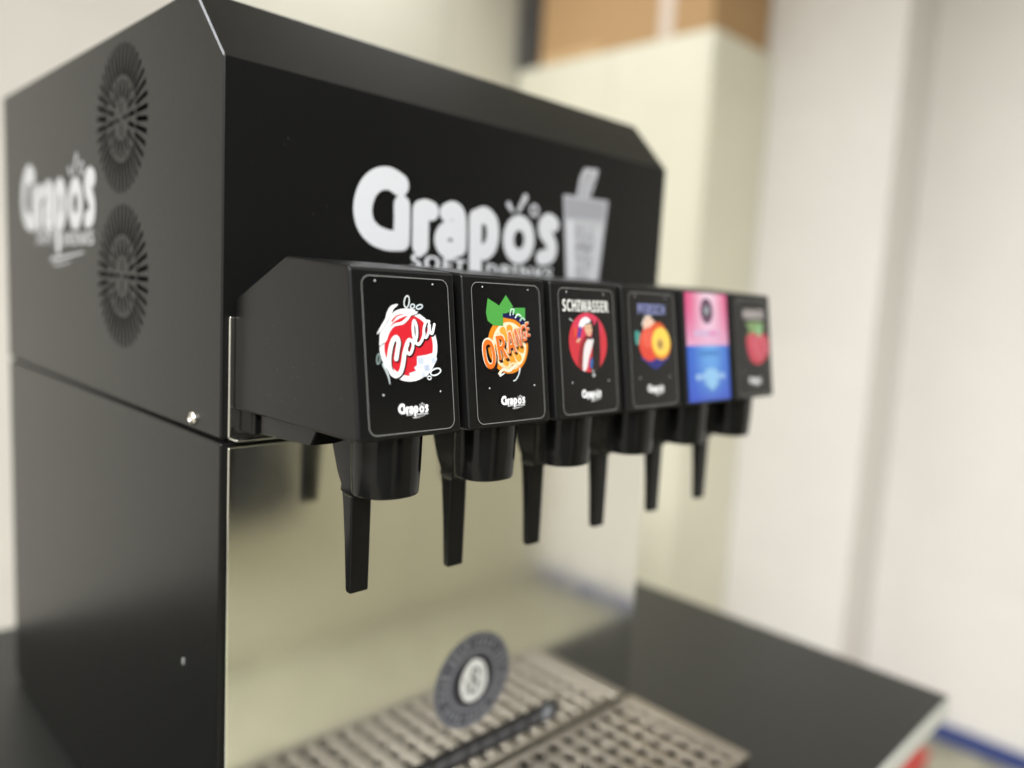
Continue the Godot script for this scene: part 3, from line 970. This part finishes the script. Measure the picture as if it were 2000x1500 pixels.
# ------------------------------------------------------------------ drip tray
func build_tray() -> void:
	var t := thing("drip_tray", "steel drip tray with a barred grate in front of the mirror splash plate", "drip tray", Vector3(0.0, 0.0, 0.0))
	var x0 := 0.0010
	var x1 := W - 0.0010
	var z0 := 0.0042
	var z1 := 0.1290
	var top := 0.0478
	var st := begin()
	box_into(st, Vector3(x0 + 0.001, 0.001, z0 + 0.001), Vector3(x1 - 0.001, 0.010, z1 - 0.001), 0.001)
	box_into(st, Vector3(x0, 0.0102, z0), Vector3(x0 + 0.003, 0.0440, z1), 0.001)
	box_into(st, Vector3(x1 - 0.003, 0.0102, z0), Vector3(x1, 0.0440, z1), 0.001)
	box_into(st, Vector3(x0 + 0.0032, 0.0102, z0), Vector3(x1 - 0.0032, 0.0440, z0 + 0.003), 0.001)
	box_into(st, Vector3(x0 + 0.0032, 0.0102, z1 - 0.003), Vector3(x1 - 0.0032, 0.0440, z1), 0.001)
	part("basin", st.commit(), M.basin, t)
	# frame of the grate
	st = begin()
	box_into(st, Vector3(x0, 0.0443, z0 + 0.0016), Vector3(x0 + 0.014, top, z1), 0.0010)
	box_into(st, Vector3(x1 - 0.0150, 0.0443, z0 + 0.0016), Vector3(x1, top, z1), 0.0010)
	box_into(st, Vector3(x0 + 0.0142, 0.0443, z0 + 0.0016), Vector3(x1 - 0.0152, top, z0 + 0.0080), 0.0010)
	box_into(st, Vector3(x0 + 0.0142, 0.0443, z1 - 0.0090), Vector3(x1 - 0.0152, top, z1), 0.0010)
	part("grate_frame", st.commit(), M.tray, t)
	var n := 21
	var a := x0 + 0.0142
	var step := (x1 - 0.0152 - a) / n
	var bar := box(Vector3(-step * 0.265, 0.0445, z0 + 0.0082), Vector3(step * 0.265, top - 0.0003, z1 - 0.0092), 0.0009)
	for i in n:
		part("grate_bar", bar, M.tray, t, Vector3(a + step * (i + 0.5), 0, 0))
	var cross := box(Vector3(a, 0.0400, -0.0030), Vector3(x1 - 0.0154, 0.0464, 0.0030), 0.0010)
	for i in 6:
		part("cross_bar", cross, M.tray, t, Vector3(0, 0, z0 + 0.0200 + i * 0.0169))

# ------------------------------------------------------------------ counter and room
func build_counter() -> void:
	var c := thing("counter", "black-topped counter with a pale front edge, under the dispenser", "counter")
	part("counter_top", box(Vector3(-0.85, -0.024, -0.605), Vector3(0.7547, 0.0, 0.1845), 0.0015, 3), M.counter, c)
	part("front_edging", box(Vector3(-0.85, -0.0236, 0.1847), Vector3(0.7545, -0.0006, 0.1867), 0.0006), M.counter_edge, c)
	for x in [-0.80, 0.69]:
		for z in [-0.56, 0.13]:
			part("leg", box(Vector3(x - 0.02, FLOOR, z - 0.02), Vector3(x + 0.02, -0.0245, z + 0.02), 0.003), M.leg, c)
	part("rear_rail", box(Vector3(-0.779, -0.085, -0.575), Vector3(0.669, -0.0245, -0.545), 0.003), M.leg, c)

func build_room() -> void:
	var top := 1.75
	struct("floor", box(Vector3(-3.2, FLOOR - 0.1, -1.95), Vector3(2.64, FLOOR, 2.62), 0.0), M.lino)
	struct("ceiling", box(Vector3(-3.2, top, -1.95), Vector3(2.64, top + 0.1, 2.62), 0.0), M.ceiling)
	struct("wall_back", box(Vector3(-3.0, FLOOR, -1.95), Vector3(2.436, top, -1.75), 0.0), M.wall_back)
	struct("wall_right", box(Vector3(2.436, FLOOR, -1.95), Vector3(2.64, top, 2.62), 0.0), M.wall)
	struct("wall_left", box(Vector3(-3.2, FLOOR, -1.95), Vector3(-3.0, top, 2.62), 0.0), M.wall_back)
	struct("wall_front", box(Vector3(-3.0, FLOOR, 2.42), Vector3(2.436, top, 2.62), 0.0), M.wall_front)
	struct("wall_pier", box(Vector3(2.2, FLOOR, -1.7495), Vector3(2.4355, top, -0.4680), 0.004), M.wall)
	var s := part("skirting_board", box(Vector3(2.420, FLOOR, -0.4675), Vector3(2.4355, FLOOR + 0.055, 1.960), 0.003), M.blue, self)
	s.set_meta("label", "blue skirting board along the foot of the white wall")
	s.set_meta("category", "skirting board")
	# tall cabinet by the pier, its door side towards the dispenser
	var c := thing("tall_cabinet", "tall cream metal cabinet with a cardboard box on top, behind the dispenser", "cabinet", Vector3(1.85, FLOOR, -0.8763))
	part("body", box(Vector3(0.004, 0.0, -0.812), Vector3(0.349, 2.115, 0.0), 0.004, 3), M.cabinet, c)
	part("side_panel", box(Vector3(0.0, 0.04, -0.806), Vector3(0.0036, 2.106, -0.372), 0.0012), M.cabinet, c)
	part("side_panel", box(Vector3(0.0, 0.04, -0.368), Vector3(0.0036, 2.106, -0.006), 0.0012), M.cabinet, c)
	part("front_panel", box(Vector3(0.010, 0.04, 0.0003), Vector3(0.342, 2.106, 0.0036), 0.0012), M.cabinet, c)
	# cupboard along the back wall
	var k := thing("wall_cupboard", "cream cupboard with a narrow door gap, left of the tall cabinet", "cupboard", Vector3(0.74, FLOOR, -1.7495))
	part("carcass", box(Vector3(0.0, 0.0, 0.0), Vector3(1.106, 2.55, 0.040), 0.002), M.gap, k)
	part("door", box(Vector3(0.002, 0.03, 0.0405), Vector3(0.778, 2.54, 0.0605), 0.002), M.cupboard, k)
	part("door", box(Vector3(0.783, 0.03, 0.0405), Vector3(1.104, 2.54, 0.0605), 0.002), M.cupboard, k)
	# cardboard box and binder on top of the cabinet
	var b := thing("cardboard_box", "brown cardboard box with a pale tape strip on top of the tall cabinet", "box", Vector3(1.858, FLOOR + 2.1155, -0.890))
	part("carton", box(Vector3(0, 0, -0.690), Vector3(0.330, 0.36, 0.0), 0.003), M.card, b)
	part("tape", box(Vector3(-0.0006, 0.003, -0.190), Vector3(0.0002, 0.357, -0.138), 0.0002), M.tape, b)
	part("flap", box(Vector3(-0.0022, 0.001, -0.688), Vector3(-0.0002, 0.030, -0.42), 0.0006), M.flap, b)
	var f := part("binder", box(Vector3(1.866, FLOOR + 2.1155, -1.668), Vector3(2.150, FLOOR + 2.47, -1.598), 0.004), M.binder, self)
	f.set_meta("label", "dark binder standing behind the cardboard box on the cabinet")
	f.set_meta("category", "binder")
	# cupboard opposite, seen only in the polished steel
	var q := thing("opposite_cupboard", "pale olive cupboard across the room, reflected in the splash plate", "cupboard", Vector3(0.2, FLOOR, 1.965))
	part("carcass", box(Vector3(0.0, 0.0, 0.022), Vector3(2.2355, 1.45, 0.45), 0.003), M.olive, q)
	for i in 3:
		part("door", box(Vector3(0.005 + i * 0.745, 0.03, 0.0), Vector3(0.740 + i * 0.745, 1.44, 0.0215), 0.002), M.olive, q)
	var r := thing("red_crate", "low red crate on the floor beyond the counter's front edge", "crate", Vector3(2.17, FLOOR, -0.29))
	part("crate_body", box(Vector3(-0.15, 0.0, -0.10), Vector3(0.02, 0.055, 0.10), 0.006), M.red, r)
	part("crate_rim", box(Vector3(-0.158, 0.0555, -0.108), Vector3(0.028, 0.072, 0.108), 0.005), M.red, r)
	# a dark coat across the room: the dark shape mirrored in the steel
	var o := thing("hanging_coat", "dark coat hanging on the olive cupboard, mirrored at the splash plate's upper left", "coat", Vector3(0.86, FLOOR, 1.93))
	var rows := []
	for w in [[1.52, 0.05, 0.02], [1.49, 0.13, 0.035], [1.40, 0.21, 0.045], [1.10, 0.22, 0.05], [0.80, 0.24, 0.055], [0.56, 0.26, 0.06], [0.54, 0.24, 0.05]]:
		var ring := []
		for j in 40:
			var t := TAU * j / 40
			var fold: float = 1.0 + 0.07 * sin(t * 7.0) * (1.55 - w[0])
			ring.append(Vector3(cos(t) * w[1] * fold, w[0], sin(t) * w[2] * fold - 0.03))
		rows.append(ring)
	var cs := begin()
	loft(cs, rows)
	part("coat_body", cs.commit(), M.coat, o)
	part("hook", box(Vector3(-0.008, 1.50, -0.032), Vector3(0.008, 1.56, 0.034), 0.003), M.leg, o)
	# ceiling lamps
	for p in [Vector3(-1.5, top, 1.25), Vector3(1.10, top, -1.30), Vector3(1.30, top, 1.25)]:
		ceiling_lamp(p)
	spot_lamp(Vector3(-0.66, top, -0.39))

func ceiling_lamp(at: Vector3) -> void:
	var n: int = top_names.get("ceiling_lamp", -1) + 1
	var l := thing("ceiling_lamp", ["flat white ceiling panel lamp over the open floor, left of the counter", "flat white ceiling panel lamp close to the cream cupboard and the tall cabinet", "flat white ceiling panel lamp between the counter and the olive cupboard"][n], "lamp", at, "ceiling panel lamps")
	part("lamp_frame", box(Vector3(-0.33, -0.03, -0.63), Vector3(0.33, -0.001, 0.63), 0.004), M.lamp_frame, l)
	part("lamp_panel", box(Vector3(-0.30, -0.036, -0.60), Vector3(0.30, -0.0305, 0.60), 0.001), M.lamp, l)
	var a := AreaLight3D.new()
	a.name = "lamp_light"
	a.area_size = Vector2(0.60, 1.20)
	a.area_normalize_energy = true
	a.light_energy = LAMP * [2.65, 0.080, 0.04][n]
	a.light_color = Color(0.975, 0.985, 1.0)
	a.shadow_enabled = true
	a.area_range = 8.0
	l.add_child(a)
	a.position = Vector3(0, -0.040, 0)
	a.rotation = Vector3(-PI / 2, 0, 0)

func spot_lamp(at: Vector3) -> void:
	var l := thing("small_ceiling_lamp", "small square ceiling lamp over the counter, left of the dispenser", "lamp", at)
	part("lamp_frame", box(Vector3(-0.15, -0.03, -0.15), Vector3(0.15, -0.001, 0.15), 0.004), M.lamp_frame, l)
	part("lamp_panel", box(Vector3(-0.13, -0.036, -0.13), Vector3(0.13, -0.0305, 0.13), 0.001), M.lamp, l)
	var a := AreaLight3D.new()
	a.name = "lamp_light"
	a.area_size = Vector2(0.26, 0.26)
	a.area_normalize_energy = true
	a.light_energy = LAMP * 0.14
	a.light_color = Color(0.975, 0.985, 1.0)
	a.shadow_enabled = true
	a.area_range = 8.0
	l.add_child(a)
	a.position = Vector3(0, -0.040, 0)
	a.rotation = Vector3(-PI / 2, 0, 0)

const LAMP := 11.0
const EXPOSURE := 1.0

func _ready() -> void:
	rng.seed = 7
	var cam := Camera3D.new()
	cam.name = "camera"
	add_child(cam)
	cam.transform = Transform3D(Basis(Vector3(0.71056, 0.0541, 0.70156), Vector3(0.04464, 0.99157, -0.12167), Vector3(-0.70222, 0.11777, 0.70215)).orthonormalized(), Vector3(-0.18273, 0.42043, 0.40659))
	cam.near = 0.02
	cam.far = 30.0
	var lens := CameraAttributesPhysical.new()
	lens.frustum_focal_length = 24.17
	lens.frustum_focus_distance = 0.385
	lens.frustum_near = 0.02
	lens.frustum_far = 30.0
	lens.exposure_aperture = 2.1
	cam.attributes = lens
	cam.fov = 52.82
	cam.current = true
	var e := Environment.new()
	e.background_mode = Environment.BG_COLOR
	e.background_color = Color(0, 0, 0)
	e.tonemap_mode = Environment.TONE_MAPPER_LINEAR
	e.tonemap_exposure = EXPOSURE
	e.sdfgi_enabled = true
	e.ssao_enabled = true
	e.ssil_enabled = true
	var we := WorldEnvironment.new()
	we.name = "environment"
	we.environment = e
	add_child(we)
	make_materials()
	build_room()
	build_counter()
	build_dispenser()
	build_tray()
